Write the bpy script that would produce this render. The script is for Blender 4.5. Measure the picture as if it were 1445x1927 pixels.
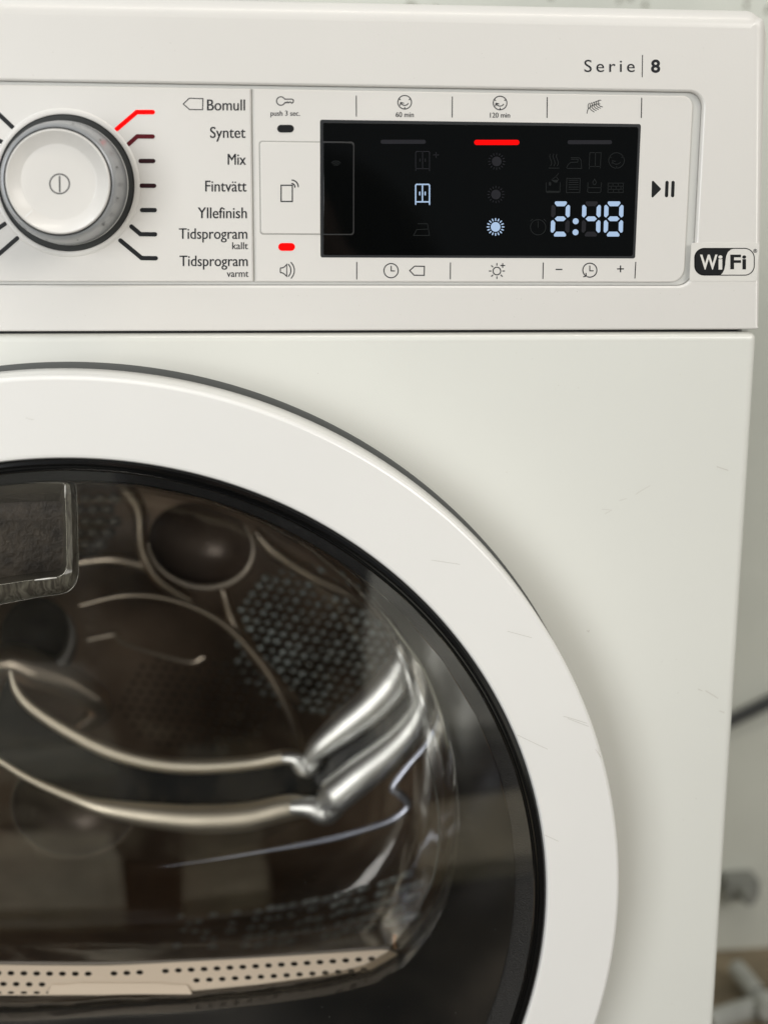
import bpy, bmesh, math, random
from mathutils import Vector, Matrix
for o in list(bpy.data.objects): bpy.data.objects.remove(o, do_unlink=True)
S = bpy.context.scene
C = S.collection
MM = 0.001
ZO = 0.764                      # height (m) of the local zero line of the machine front above the ground
random.seed(7)

# ------------------------------------------------------------------ camera
F, W, H = 2600.0, 1445.0, 1927.0
CX, CD, CZ = 68.86, 589.27, 1.25           # mm, in front of the machine's front plane
yaw, pit, rol = 0.110445, -0.212092, 0.006476
_r = Vector((math.cos(yaw), -math.sin(yaw), 0))
_f = Vector((math.sin(yaw)*math.cos(pit), math.cos(yaw)*math.cos(pit), math.sin(pit)))
_u = _r.cross(_f)
R2 = _r*math.cos(rol) + _u*math.sin(rol)
U2 = -_r*math.sin(rol) + _u*math.cos(rol)
cam = bpy.data.cameras.new('camera'); co = bpy.data.objects.new('camera', cam); C.objects.link(co)
M = Matrix((R2, U2, -_f)).transposed().to_4x4()
M.translation = Vector((CX*MM, -CD*MM, ZO + CZ*MM))
co.matrix_world = M
cam.sensor_fit = 'VERTICAL'; cam.sensor_height = 24.0; cam.lens = F/H*24.0
cam.clip_start = 0.02; cam.clip_end = 60
cam.dof.use_dof = True; cam.dof.focus_distance = 0.593; cam.dof.aperture_fstop = 3.9
S.camera = co

# ------------------------------------------------------------------ world and lamps
w = bpy.data.worlds.new('World'); S.world = w; w.use_nodes = True
bg = w.node_tree.nodes['Background']; bg.inputs[0].default_value = (0.90, 0.95, 1.0, 1); bg.inputs[1].default_value = 0.24
def area(name, loc, target, sx, sy, power, col):
    l = bpy.data.lights.new(name, 'AREA'); l.shape = 'RECTANGLE'; l.size = sx; l.size_y = sy
    l.energy = power; l.color = col
    o = bpy.data.objects.new(name, l); C.objects.link(o); o.location = loc
    o.rotation_euler = (Vector(target)-Vector(loc)).to_track_quat('-Z', 'Y').to_euler()
    return o
area('doorway_daylight', (-1.32, -2.45, 0.85), (0.25, 0, 0.35), 1.35, 1.35, 56, (0.97, 0.985, 1.0))
area('right_fill', (1.75, -1.9, 1.75), (0.3, -0.7, 0.15), 1.5, 1.1, 40, (1.0, 0.96, 0.90))  # added fill lamp, lights the paving and the machine front from the right
area('ceiling_tube', (0.35, -0.75, 2.35), (0.15, 0, 0.6), 1.3, 0.10, 10, (1.0, 0.93, 0.82))
area('ceiling_tube', (-0.9, -0.25, 2.3), (0.1, 0.1, 0.6), 0.12, 1.2, 13, (0.90, 0.95, 1.0))
S.view_settings.view_transform = 'Standard'; S.view_settings.look = 'None'
S.view_settings.exposure = -0.41; S.view_settings.gamma = 1.0
S.render.engine = 'CYCLES'
S.cycles.max_bounces = 10; S.cycles.transparent_max_bounces = 12; S.cycles.glossy_bounces = 5

# ------------------------------------------------------------------ pixel of the photo -> point of a plane y = const (mm)
def ray(px, py):
    return _f + R2*((px-W/2)/F) - U2*((py-H/2)/F)
def back(px, py, y=0.0):
    d = ray(px, py); t = (y+CD)/d.y
    return (CX+t*d.x, CZ+t*d.z)
def V(x, y, z): return Vector((x*MM, y*MM, ZO+z*MM))
def BP(px, py, y): a = back(px, py, y); return V(a[0], y, a[1])

# ------------------------------------------------------------------ materials
def mat(name, col, rough=0.5, metal=0.0, spec=0.5, coat=0.0, bump=0.0, bscale=400.0, var=0.0, vscale=8.0, emit=None, estr=0.0):
    m = bpy.data.materials.new(name); m.use_nodes = True; nt = m.node_tree; b = nt.nodes['Principled BSDF']
    b.inputs['Base Color'].default_value = (*col, 1); b.inputs['Roughness'].default_value = rough
    b.inputs['Metallic'].default_value = metal; b.inputs['Specular IOR Level'].default_value = spec
    b.inputs['Coat Weight'].default_value = coat; b.inputs['Coat Roughness'].default_value = 0.06
    tc = nt.nodes.new('ShaderNodeTexCoord')
    if var:
        n = nt.nodes.new('ShaderNodeTexNoise'); n.inputs['Scale'].default_value = vscale; n.inputs['Detail'].default_value = 6
        mr = nt.nodes.new('ShaderNodeMapRange'); mr.inputs[1].default_value = .3; mr.inputs[2].default_value = .7
        mr.inputs[3].default_value = 1-var; mr.inputs[4].default_value = 1+var
        mx = nt.nodes.new('ShaderNodeVectorMath'); mx.operation = 'SCALE'; mx.inputs[0].default_value = col
        nt.links.new(tc.outputs['Object'], n.inputs['Vector']); nt.links.new(n.outputs[0], mr.inputs[0])
        nt.links.new(mr.outputs[0], mx.inputs['Scale']); nt.links.new(mx.outputs[0], b.inputs['Base Color'])
    if bump:
        n = nt.nodes.new('ShaderNodeTexNoise'); n.inputs['Scale'].default_value = bscale; n.inputs['Detail'].default_value = 3
        bp = nt.nodes.new('ShaderNodeBump'); bp.inputs['Strength'].default_value = bump; bp.inputs['Distance'].default_value = 0.001
        nt.links.new(tc.outputs['Object'], n.inputs['Vector']); nt.links.new(n.outputs[0], bp.inputs['Height'])
        nt.links.new(bp.outputs[0], b.inputs['Normal'])
    if emit:
        b.inputs['Emission Color'].default_value = (*emit, 1); b.inputs['Emission Strength'].default_value = estr
    return m
WHITE = mat('white_plastic', (0.765, 0.743, 0.70), 0.34, coat=0.15, bump=0.03, bscale=900, var=0.012, vscale=14)
ENAMEL = mat('white_enamel', (0.785, 0.785, 0.725), 0.26, coat=0.25, bump=0.05, bscale=260, var=0.012, vscale=9)
DOORW = mat('door_white_plastic', (0.89, 0.875, 0.835), 0.22, coat=0.35, bump=0.012, bscale=700, var=0.01, vscale=12)
INK = mat('dark_ink', (0.018, 0.019, 0.023), 0.6, spec=0.2)
MARK = mat('black_slot', (0.010, 0.011, 0.012), 0.4, spec=0.25)
MARKR = mat('dim_red_slot', (0.06, 0.006, 0.010), 0.45, spec=0.15, emit=(0.6, 0.01, 0.03), estr=0.09)
MARKB = mat('faint_red_slot', (0.02, 0.006, 0.008), 0.45, spec=0.15, emit=(0.5, 0.03, 0.04), estr=0.015)
RED = mat('red_led', (0.3, 0.0, 0.0), 0.5, spec=0.05, emit=(1.0, 0.002, 0.002), estr=1.1)
LED = mat('white_led', (0.02, 0.03, 0.04), 0.4, spec=0.1, emit=(0.55, 0.73, 1.0), estr=0.97)
DIM = mat('unlit_symbol', (0.014, 0.016, 0.016), 0.5, spec=0.1)
DIM2 = mat('unlit_segment', (0.020, 0.020, 0.024), 0.5, spec=0.1)
BLACKG = mat('display_glass', (0.0022, 0.0026, 0.0026), 0.05, spec=0.22, bump=0.0)
BLACKP = mat('black_plastic', (0.006, 0.007, 0.008), 0.28, spec=0.3)
BLACKL = mat('gloss_black_plastic', (0.004, 0.004, 0.004), 0.12)
BLACKT = mat('black_textured_plastic', (0.022, 0.023, 0.025), 0.42, bump=0.6, bscale=1500)
GREY = mat('grey_metallic_plastic', (0.36, 0.37, 0.38), 0.30, metal=0.35, var=0.03, vscale=60)
DGREY = mat('dark_grey_plastic', (0.06, 0.062, 0.06), 0.4)
GAP = mat('gap_black', (0.01, 0.01, 0.01), 0.7)
GASKET = mat('grey_gasket', (0.10, 0.105, 0.10), 0.6)
STEEL = mat('dark_drum_steel', (0.115, 0.105, 0.095), 0.34, metal=0.9, var=0.25, vscale=16)
STEELD = mat('dark_drum_back_steel', (0.36, 0.27, 0.20), 0.36, metal=0.6, var=0.85, vscale=7)
BRIGHT = mat('bright_reflection_steel', (0.97, 0.98, 0.97), 0.46, metal=1.0)
WARM = mat('warm_reflection_steel', (0.95, 0.87, 0.73), 0.48, metal=1.0)
BROWN = mat('brown_reflection_steel', (0.085, 0.062, 0.048), 0.35, metal=0.3, var=0.4, vscale=20)
BEIGE = mat('beige_filter_plastic', (0.78, 0.67, 0.55), 0.45)
STICK = mat('sticker_film', (0.79, 0.77, 0.72), 0.25, coat=0.15)
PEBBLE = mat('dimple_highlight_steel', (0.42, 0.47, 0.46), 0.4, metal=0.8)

def clear(name, tint, refl_col=(1, 1, 1), rough=0.02, ior=1.5, bump=0.0, bscale=30):
    m = bpy.data.materials.new(name); m.use_nodes = True; nt = m.node_tree; nt.nodes.clear()
    o = nt.nodes.new('ShaderNodeOutputMaterial'); mx = nt.nodes.new('ShaderNodeMixShader')
    t = nt.nodes.new('ShaderNodeBsdfTransparent'); t.inputs[0].default_value = (*tint, 1)
    g = nt.nodes.new('ShaderNodeBsdfGlossy'); g.inputs['Color'].default_value = (*refl_col, 1); g.inputs['Roughness'].default_value = rough
    f = nt.nodes.new('ShaderNodeFresnel')              # same reflectance from either side of a thin shell
    ge = nt.nodes.new('ShaderNodeNewGeometry'); mi = nt.nodes.new('ShaderNodeMapRange')
    mi.inputs[3].default_value = ior; mi.inputs[4].default_value = 1/ior
    nt.links.new(ge.outputs['Backfacing'], mi.inputs[0]); nt.links.new(mi.outputs[0], f.inputs['IOR'])
    nt.links.new(f.outputs[0], mx.inputs[0]); nt.links.new(t.outputs[0], mx.inputs[1]); nt.links.new(g.outputs[0], mx.inputs[2])
    nt.links.new(mx.outputs[0], o.inputs[0])
    if bump:
        tc = nt.nodes.new('ShaderNodeTexCoord'); n = nt.nodes.new('ShaderNodeTexNoise'); n.inputs['Scale'].default_value = bscale
        bp = nt.nodes.new('ShaderNodeBump'); bp.inputs['Strength'].default_value = bump; bp.inputs['Distance'].default_value = 0.004
        nt.links.new(tc.outputs['Object'], n.inputs[0]); nt.links.new(n.outputs[0], bp.inputs['Height'])
        nt.links.new(bp.outputs[0], g.inputs['Normal']); nt.links.new(bp.outputs[0], f.inputs['Normal'])
    return m
COVER = clear('tinted_door_cover', (0.96, 0.94, 0.905), ior=1.80)
BOWL = clear('clear_bowl_glass', (0.985, 0.99, 0.985), ior=1.55, rough=0.10, bump=0.25, bscale=22)
BLOCK = clear('thick_clear_glass', (0.62, 0.60, 0.56), ior=1.9, bump=0.35, bscale=60)
def streaky(name, col, dark):
    m = bpy.data.materials.new(name); m.use_nodes = True; nt = m.node_tree; b = nt.nodes['Principled BSDF']
    tc = nt.nodes.new('ShaderNodeTexCoord'); mp = nt.nodes.new('ShaderNodeMapping'); mp.inputs['Scale'].default_value = (220, 200, 60)
    n = nt.nodes.new('ShaderNodeTexNoise'); n.inputs['Scale'].default_value = 1.0; n.inputs['Detail'].default_value = 2; n.inputs['Distortion'].default_value = 2.5
    cr = nt.nodes.new('ShaderNodeValToRGB'); cr.color_ramp.elements[0].position = .38; cr.color_ramp.elements[1].position = .66
    cr.color_ramp.elements[0].color = (*dark, 1); cr.color_ramp.elements[1].color = (*col, 1)
    nt.links.new(tc.outputs['Object'], mp.inputs[0]); nt.links.new(mp.outputs[0], n.inputs[0]); nt.links.new(n.outputs[0], cr.inputs[0]); nt.links.new(cr.outputs[0], b.inputs['Base Color'])
    b.inputs['Roughness'].default_value = .06
    return m
RIMG = streaky('streaky_thick_glass', (.15, .145, .12), (.055, .05, .042))

# ------------------------------------------------------------------ mesh helpers
def link(name, me, m, parent=None, smooth=None, kind=None, label=None):
    me.materials.clear(); me.materials.append(m)
    o = bpy.data.objects.new(name, me); C.objects.link(o)
    if parent: o.parent = parent
    if kind: o['kind'] = kind
    if label: o['label'] = label
    return o
def finish(bm, name, smooth='angle', ang=40):
    bmesh.ops.recalc_face_normals(bm, faces=bm.faces)
    me = bpy.data.meshes.new(name); 
    for f in bm.faces: f.smooth = smooth is not False
    if smooth == 'flatfront':
        for f in bm.faces: f.smooth = abs(f.normal.y) < 0.9995
    if smooth:
        for e in bm.edges:
            if len(e.link_faces) == 2 and e.calc_face_angle(0) > math.radians(ang): e.smooth = False
    bm.to_mesh(me); bm.free(); return me
def rrect(x0, x1, z0, z1, r, n=8):
    """outline in the xz plane, counter-clockwise; r = (top right, top left, bottom left, bottom right)"""
    if not isinstance(r, (tuple, list)): r = (r,)*4
    pts = []
    for (cx, cz, a0, rr) in ((x1, z1, 0, r[0]), (x0, z1, 90, r[1]), (x0, z0, 180, r[2]), (x1, z0, 270, r[3])):
        sx = -1 if cx == x1 else 1; sz = -1 if cz == z1 else 1
        if rr <= 0: pts.append((cx, cz)); continue
        for i in range(n+1):
            a = math.radians(a0 + 90*i/n); pts.append((cx+sx*rr+rr*math.cos(a), cz+sz*rr+rr*math.sin(a)))
    return pts
def onorm(pts):
    out = []; n = len(pts)
    for i in range(n):
        a, b, c = Vector(pts[i-1]), Vector(pts[i]), Vector(pts[(i+1) % n])
        d1 = (b-a).normalized(); d2 = (c-b).normalized()
        n1 = Vector((d1.y, -d1.x)); n2 = Vector((d2.y, -d2.x)); m = (n1+n2)
        m = m/max(m.length, 1e-6); out.append(m/max(m.dot(n1), .4))
    return out
def plate(name, pts, yf, yb, rad, m, parent, seg=5, edgefn=None, kind=None, label=None):
    """solid plate with rounded front edge: outline pts (mm), front at yf, back at yb"""
    bm = bmesh.new(); nn = onorm(pts)
    rr = [rad(p) if callable(rad) else rad for p in pts]
    rings = []
    def ring(fn): 
        rings.append([bm.verts.new(fn(p, q, r)) for p, q, r in zip(pts, nn, rr)])
    ring(lambda p, q, r: V(p[0], yb, p[1]))
    for k in range(seg+1):
        t = math.pi/2*k/seg
        ring(lambda p, q, r, t=t: V(p[0]-q.x*r*(1-math.cos(t)), yf+r*(1-math.sin(t)), p[1]-q.y*r*(1-math.cos(t))))
    n = len(pts)
    for a, b in zip(rings, rings[1:]):
        for i in range(n):
            j = (i+1) % n
            bm.faces.new((a[i], a[j], b[j], b[i]))
    bm.faces.new(rings[-1]); bm.faces.new(list(reversed(rings[0])))
    return link(name, finish(bm, name, 'flatfront', 60), m, parent, kind=kind, label=label)
def lathe(name, prof, cx, cz, m, parent, seg=192, cap_last=False, ang=35, kind=None, label=None, loc=None):
    bm = bmesh.new(); rings = []
    for (r, y) in prof:
        rings.append([bm.verts.new(V(cx+r*math.cos(2*math.pi*i/seg), y, cz+r*math.sin(2*math.pi*i/seg))) for i in range(seg)])
    for a, b in zip(rings, rings[1:]):
        for i in range(seg): bm.faces.new((a[i], a[(i+1) % seg], b[(i+1) % seg], b[i]))
    if cap_last: bm.faces.new(rings[-1])
    return link(name, finish(bm, name, 'flatfront', ang), m, parent, kind=kind, label=label)
def flat(name, polys, y, m, parent, thick=0.0, kind=None, label=None, world=False):
    """flat print on the plane y: polygons given in photo pixels and set on the real plane"""
    bm = bmesh.new()
    for pl in polys:
        vs = [bm.verts.new(BP(p[0], p[1], y)) for p in pl]
        if len(vs) >= 3:
            f = bm.faces.new(vs)
            if f.calc_area() == 0: bm.faces.remove(f)
    for f in bm.faces: f.normal_update()
    fl = [f for f in bm.faces if f.normal.y > 0]
    if fl: bmesh.ops.reverse_faces(bm, faces=fl)
    if thick:
        r = bmesh.ops.extrude_face_region(bm, geom=list(bm.faces))
        for v in [g for g in r['geom'] if isinstance(g, bmesh.types.BMVert)]: v.co.y -= thick*MM
        bmesh.ops.recalc_face_normals(bm, faces=bm.faces)
    me = bpy.data.meshes.new(name); bm.to_mesh(me); bm.free()
    return link(name, me, m, parent, kind=kind, label=label)
def strokes(lines, wd, cap=True, raw=False):
    """pixel polylines -> quads + round joints, list of polygons; the joints lie between the quads' ends"""
    out = []
    if wd < 2.0 and not raw: wd *= 1.22
    for ln in lines:
        closed = ln[0] == ln[-1] and len(ln) > 2
        pts = [Vector(p) for p in ln]
        if closed: pts = pts[:-1]
        n = len(pts); L = []; Rr = []
        for i in range(n):
            if closed: a, c = pts[i-1], pts[(i+1) % n]
            else: a, c = pts[max(i-1, 0)], pts[min(i+1, n-1)]
            b = pts[i]
            d1 = (b-a).normalized() if (b-a).length > 1e-6 else (c-b).normalized()
            d2 = (c-b).normalized() if (c-b).length > 1e-6 else d1
            n1 = Vector((-d1.y, d1.x)); n2 = Vector((-d2.y, d2.x)); m = n1+n2
            m = m.normalized() if m.length > 1e-6 else n1
            k = wd/2/max(m.dot(n1), .45)
            L.append(b+m*k); Rr.append(b-m*k)
        if closed:
            for i in range(n):
                j = (i+1) % n; out.append([L[i], L[j], Rr[j], Rr[i]])
        else:
            poly = []
            def arc(c, p, q):                        # half disc from p to q about c
                a0 = math.atan2(p.y-c.y, p.x-c.x); r = (p-c).length
                return [Vector((c.x+r*math.cos(a0-math.pi*i/6), c.y+r*math.sin(a0-math.pi*i/6))) for i in range(1, 6)]
            for i in range(n-1): 
                q = [L[i], L[i+1]]
                if i == n-2 and cap: q += arc(pts[-1], L[-1], Rr[-1])
                q += [Rr[i+1], Rr[i]]
                if i == 0 and cap: q += arc(pts[0], Rr[0], L[0])
                out.append(q)
    return out
def circ(cx, cy, r, n=28, a0=0, a1=360):
    full = abs(a1-a0) >= 360
    p = [(cx+r*math.cos(math.radians(a0+(a1-a0)*i/n)), cy+r*math.sin(math.radians(a0+(a1-a0)*i/n))) for i in range(n+1)]
    if full: p[-1] = p[0]
    return p
def disc(cx, cy, r, n=24): return circ(cx, cy, r, n)[:-1]
def pill(x0, x1, y0, y1, n=8):
    r = (y1-y0)/2; cy = (y0+y1)/2
    return circ(x1-r, cy, r, n, -90, 90) + circ(x0+r, cy, r, n, 90, 270)
def rbox(x0, x1, y0, y1, r, n=5):
    return circ(x1-r, y0+r, r, n, -90, 0)+circ(x1-r, y1-r, r, n, 0, 90)+circ(x0+r, y1-r, r, n, 90, 180)+circ(x0+r, y0+r, r, n, 180, 270)
def text_mesh(s, bold=0.0, spacing=1.0):
    c = bpy.data.curves.new('t', 'FONT'); c.body = s; c.size = 1.0; c.offset = bold; c.resolution_u = 5; c.space_character = spacing
    o = bpy.data.objects.new('t', c); C.objects.link(o); bpy.context.view_layer.update()
    me = bpy.data.meshes.new_from_object(o.evaluated_get(bpy.context.evaluated_depsgraph_get()))
    bpy.data.objects.remove(o); bpy.data.curves.remove(c); return me
_h = text_mesh('H'); CAP = max(v.co.y for v in _h.vertices)
def text(name, s, x0, x1, top, base, y, m, parent, bold=0.0, spacing=1.0, label=None, slope=0.0, heavy=0.0):
    me = text_mesh(s, bold, spacing)
    xs = [v.co.x for v in me.vertices]; a, b = min(xs), max(xs)
    for v in me.vertices:
        u = (v.co.x-a)/(b-a); px = x0+u*(x1-x0); py = base+slope*(px-x0) - v.co.y/CAP*(base-top)
        v.co = BP(px, py, y)
    me.update()
    if sum(p.normal.y*p.area for p in me.polygons) > 0: me.flip_normals()
    if heavy:                                       # a heavier weight: two sheets of the same letters a hair apart
        bm = bmesh.new(); bm.from_mesh(me); bmesh.ops.translate(bm, verts=bm.verts, vec=(-heavy*.11*MM*2, 0, 0)); bm.from_mesh(me)
        bm.verts.ensure_lookup_table(); n = len(me.vertices)
        for i in range(n, 2*n): bm.verts[i].co += Vector((heavy*.11*MM*2, -.012*MM, 0))
        bm.to_mesh(me); bm.free()
    return link(name, me, m, parent, label=label)
def empty(name, loc, label, cat, group=None):
    o = bpy.data.objects.new(name, None); C.objects.link(o); o.empty_display_size = .05
    o['label'] = label; o['category'] = cat
    if group: o['group'] = group
    return o
def boolean(o, cutter):
    md = o.modifiers.new('b', 'BOOLEAN'); md.operation = 'DIFFERENCE'; md.solver = 'EXACT'; md.object = cutter
    bpy.context.view_layer.update()
    me = bpy.data.meshes.new_from_object(o.evaluated_get(bpy.context.evaluated_depsgraph_get()))
    o.modifiers.clear(); old = o.data; o.data = me; me.name = o.name
    bpy.data.objects.remove(cutter)
    for p in me.polygons: p.use_smooth = abs(p.normal.y) < 0.9995
def tube(name, pts, rads, m, parent, res=8, kind=None, label=None, sq=1.0):
    """round bar through real-space points (Vectors, m) with a radius (mm) for each"""
    bm = bmesh.new(); rings = []; n = len(pts)
    # resample smoothly
    P = []; Rr = []
    for i in range(n-1):
        p0 = pts[max(i-1, 0)]; p1 = pts[i]; p2 = pts[i+1]; p3 = pts[min(i+2, n-1)]
        for k in range(6):
            t = k/6; t2 = t*t; t3 = t2*t
            P.append(0.5*((2*p1)+(p2-p0)*t+(2*p0-5*p1+4*p2-p3)*t2+(3*p1-p0-3*p2+p3)*t3)); Rr.append(rads[i]*(1-t)+rads[i+1]*t)
    P.append(pts[-1]); Rr.append(rads[-1])
    for i in range(len(P)):
        d = (P[min(i+1, len(P)-1)]-P[max(i-1, 0)]).normalized()
        s = d.cross(Vector((0, 1, 0))).normalized(); t = d.cross(s)
        rings.append([bm.verts.new(P[i]+(s*math.cos(2*math.pi*k/res)+t*math.sin(2*math.pi*k/res)*sq)*Rr[i]*MM) for k in range(res)])
    for a, b in zip(rings, rings[1:]):
        for k in range(res): bm.faces.new((a[k], a[(k+1) % res], b[(k+1) % res], b[k]))
    bm.faces.new(rings[0]); bm.faces.new(rings[-1])
    return link(name, finish(bm, name, True, 60), m, parent, kind=kind, label=label)
def loft(name, loops, m, parent, close=False, kind=None, ang=40, wrap=True, label=None):
    bm = bmesh.new(); rings = [[bm.verts.new(p) for p in l] for l in loops]
    n = len(rings[0])
    for a, b in zip(rings, rings[1:]):
        for i in range(n if wrap else n-1): bm.faces.new((a[i], a[(i+1) % n], b[(i+1) % n], b[i]))
    if close: bm.faces.new(rings[-1])
    return link(name, finish(bm, name, True, ang), m, parent, kind=kind, label=label)

# ================================================================== setting
def sheet(name, corners, m):
    bm = bmesh.new(); bm.faces.new([bm.verts.new(c) for c in corners]); me = bpy.data.meshes.new(name); bm.to_mesh(me); bm.free()
    o = link(name, me, m); o['kind'] = 'structure'; return o
GROUND = mat('brown_ground', (0.07, 0.058, 0.042), 0.9, bump=1.0, bscale=30, var=0.45, vscale=22)
WALLM = mat('pale_rendered_wall', (0.70, 0.715, 0.645), 0.85, bump=0.6, bscale=60, var=0.10, vscale=5)
sheet('ground', [(-5, -6, 0), (5, -6, 0), (5, 1.2, 0), (-5, 1.2, 0)], GROUND)
WY = 700.0
sheet('dirt_strip', [(-3, .35, .004), (3, .35, .004), (3, .702, .004), (-3, .702, .004)], mat('light_brown_dirt', (0.24, 0.195, 0.13), 0.9, bump=1.0, bscale=25, var=.5, vscale=14))
bm = bmesh.new()
bmesh.ops.create_cube(bm, size=1, matrix=Matrix.Translation((0, WY*MM+.1, 1.25)) @ Matrix.Diagonal((8, .2, 2.6, 1)))
wall = link('wall', finish(bm, 'wall', False), WALLM); wall['label'] = 'pale grey green rendered wall behind the dryer'; wall['category'] = 'wall'
bm = bmesh.new()
for i in range(260):                                # chipped dimples in the render, seen over the top of the machine
    x = random.uniform(-450, 620); z = random.uniform(170, 330); r = random.uniform(1.4, 3.2)
    c = V(x, WY-0.8, z); tip = random.uniform(-.5, .5)
    vs = [bm.verts.new(c+Vector((math.cos(a)*r*MM*(1.2 if 3.3 < a < 6 else .6)+tip*r*MM*math.sin(a), 0, math.sin(a)*r*MM*1.3))) for a in [k*math.pi/4 for k in range(8)]]
    ctr = bm.verts.new(c+Vector((0, -1.2*MM, 0)))
    for k in range(8): bm.faces.new((vs[k], vs[(k+1) % 8], ctr))
link('chip', finish(bm, 'chip', False), mat('chipped_render', (0.25, 0.24, 0.18), 0.9), wall, kind='stuff')

# ================================================================== the tumble dryer
D = empty('tumble_dryer', None, 'white front loading tumble dryer with round dark glass door and lit display', 'tumble dryer')
ZD = -299.2                                         # door centre height

# cabinet: sides, lid and back
bm = bmesh.new()
for (x0, x1, y0, y1, z0, z1) in ((-297, -294, 6, 596, -750, 78), (294, 297, 6, 596, -750, 78), (-294, 294, 593, 596, -750, 78),
                                 (-294, 294, 6, 593, -750, -747), (-294, 294, 40, 593, 75, 78)):
    bmesh.ops.create_cube(bm, size=1, matrix=Matrix.Translation(V((x0+x1)/2, (y0+y1)/2, (z0+z1)/2)) @ Matrix.Diagonal(((x1-x0)*MM, (y1-y0)*MM, (z1-z0)*MM, 1)))
link('cabinet', finish(bm, 'cabinet', False), ENAMEL, D)
for sx in (-1, 1):
    for y in (60, 540):
        lathe('foot', [(0.1, 0), (22, 0), (22, 14), (0.1, 14)], 0, 0, BLACKP, D, seg=24).matrix_local = Matrix.Translation(V(sx*250, y, -750)-Vector((0, 0, 0))) @ Matrix.Rotation(math.pi/2, 4, 'X') @ Matrix.Translation((0, 0, -ZO))

# fascia with the long rounded opening for the inset panels
def frad(p):
    x, z = p
    if z > 77: return 8.0 if abs(x) < 293 else 5.0
    if z > 74: return 3.0
    return 1.6 if z > -46 else .8
ft = rrect(-298, 299.4, -47.1, 85.8, (8, 8, 1.2, 1.2), 10)
ft = [(x - (max(0, z+47)*0.033 if x > 0 else 0), z + (0.8*x/298 if z > 40 else 0)) for x, z in ft]
# extra points along the sides so that the edge radius can change
fas = plate('fascia', ft, 0.0, 60, frad, WHITE, D, seg=10)
HX1 = 268.8; HZ1 = 52.6; HZ0 = -28.2
cut_pts = rrect(-292, HX1, HZ0, HZ1, (6.2, 3, 3, 7.0), 10)
nn = onorm(cut_pts)
bm = bmesh.new(); rings = []
for off, yy in ((1.3, -1), (1.0, 0.0), (.55, .16), (.2, .5), (0.0, 1.2), (0.0, 4.0)):
    rings.append([bm.verts.new(V(p[0]+q.x*off, yy, p[1]+q.y*off)) for p, q in zip(cut_pts, nn)])
for a, b in zip(rings, rings[1:]):
    for i in range(len(a)): bm.faces.new((a[i], a[(i+1) % len(a)], b[(i+1) % len(a)], b[i]))
bm.faces.new(rings[0]); bm.faces.new(rings[-1])
ck = link('cut', finish(bm, 'cut', True), GAP); boolean(fas, ck)
# groove floor between fascia and plates
flt = rrect(-291, HX1-.2, HZ0+.2, HZ1-.2, (6, 3, 3, 7), 8)
plate('panel_recess', flt, 2.2, 3.9, 0.05, mat('groove_white_plastic', (.60, .60, .57), .5), D, seg=1)

YP = 0.9                                            # front of the inset panels
PR = back(1298, 300, YP)[0]
PP = plate('program_panel', rrect(-290, 78.6, -26.7, 51.1, (.4, 3, 3, .4)), YP, 3.1, 0.5, WHITE, D, seg=4)
TP = plate('touch_panel', rrect(79.3, PR, -26.7, 51.1, (4.6, .4, .4, 6.0), 10), YP, 3.1, 0.5, WHITE, D, seg=4)
PY = YP-0.06                                        # level of the print
# ------- lettering on the program panel
for s, x0, x1, top, base in (('Bomull', 390.3, 461.2, 187.2, 207.8), ('Syntet', 396, 462, 238.9, 259.5), ('Mix', 429, 463, 289.5, 310.1),
                             ('Fintvätt', 386.8, 464.2, 339.9, 360.4), ('Yllefinish', 372.6, 464.7, 390.3, 410.7),
                             ('Tidsprogram', 337.4, 465.5, 429.6, 449.5), ('Tidsprogram', 338.6, 466.4, 481.0, 500.8)):
    text('program_name', s, x0, x1, top, base, PY, INK, D, heavy=0.32)
text('program_subtitle', 'kallt', 437.4, 466.8, 455.8, 468.8, PY, INK, D, heavy=0.22)
text('program_subtitle', 'varmt', 427.2, 467.8, 508.2, 521.1, PY, INK, D, heavy=0.22)
z1 = lambda *p: [(x/2.89, y/2.89+150) for x, y in p]
flat('tag_icon', strokes([z1((998, 132), (1030, 101), (1105, 103), (1103, 163), (1032, 162), (998, 132))], 1.5), PY, INK, D)
def slot(pts, m, wd=8.2):
    return flat('indicator_mark', strokes([z1(*pts)], wd), PY-0.02, m, D, thick=0.05)
slot([(636, 269), (745, 176), (832, 176)], RED, 8.6)
slot([(701, 350), (748, 308), (832, 309)], MARKR)
slot([(766, 442), (835, 442)], MARKB); slot([(771, 576), (840, 577)], MARKB)
slot([(774, 709), (843, 709)], MARK); slot([(716, 798), (765, 840), (845, 841)], MARK); slot([(656, 874), (772, 970), (849, 971)], MARK)
slot([(-70, 125), (70, 258)], MARK); slot([(-70, 300), (10, 337)], MARK); slot([(-70, 850), (29, 784)], MARK); slot([(-70, 1006), (96, 862)], MARK)

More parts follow.
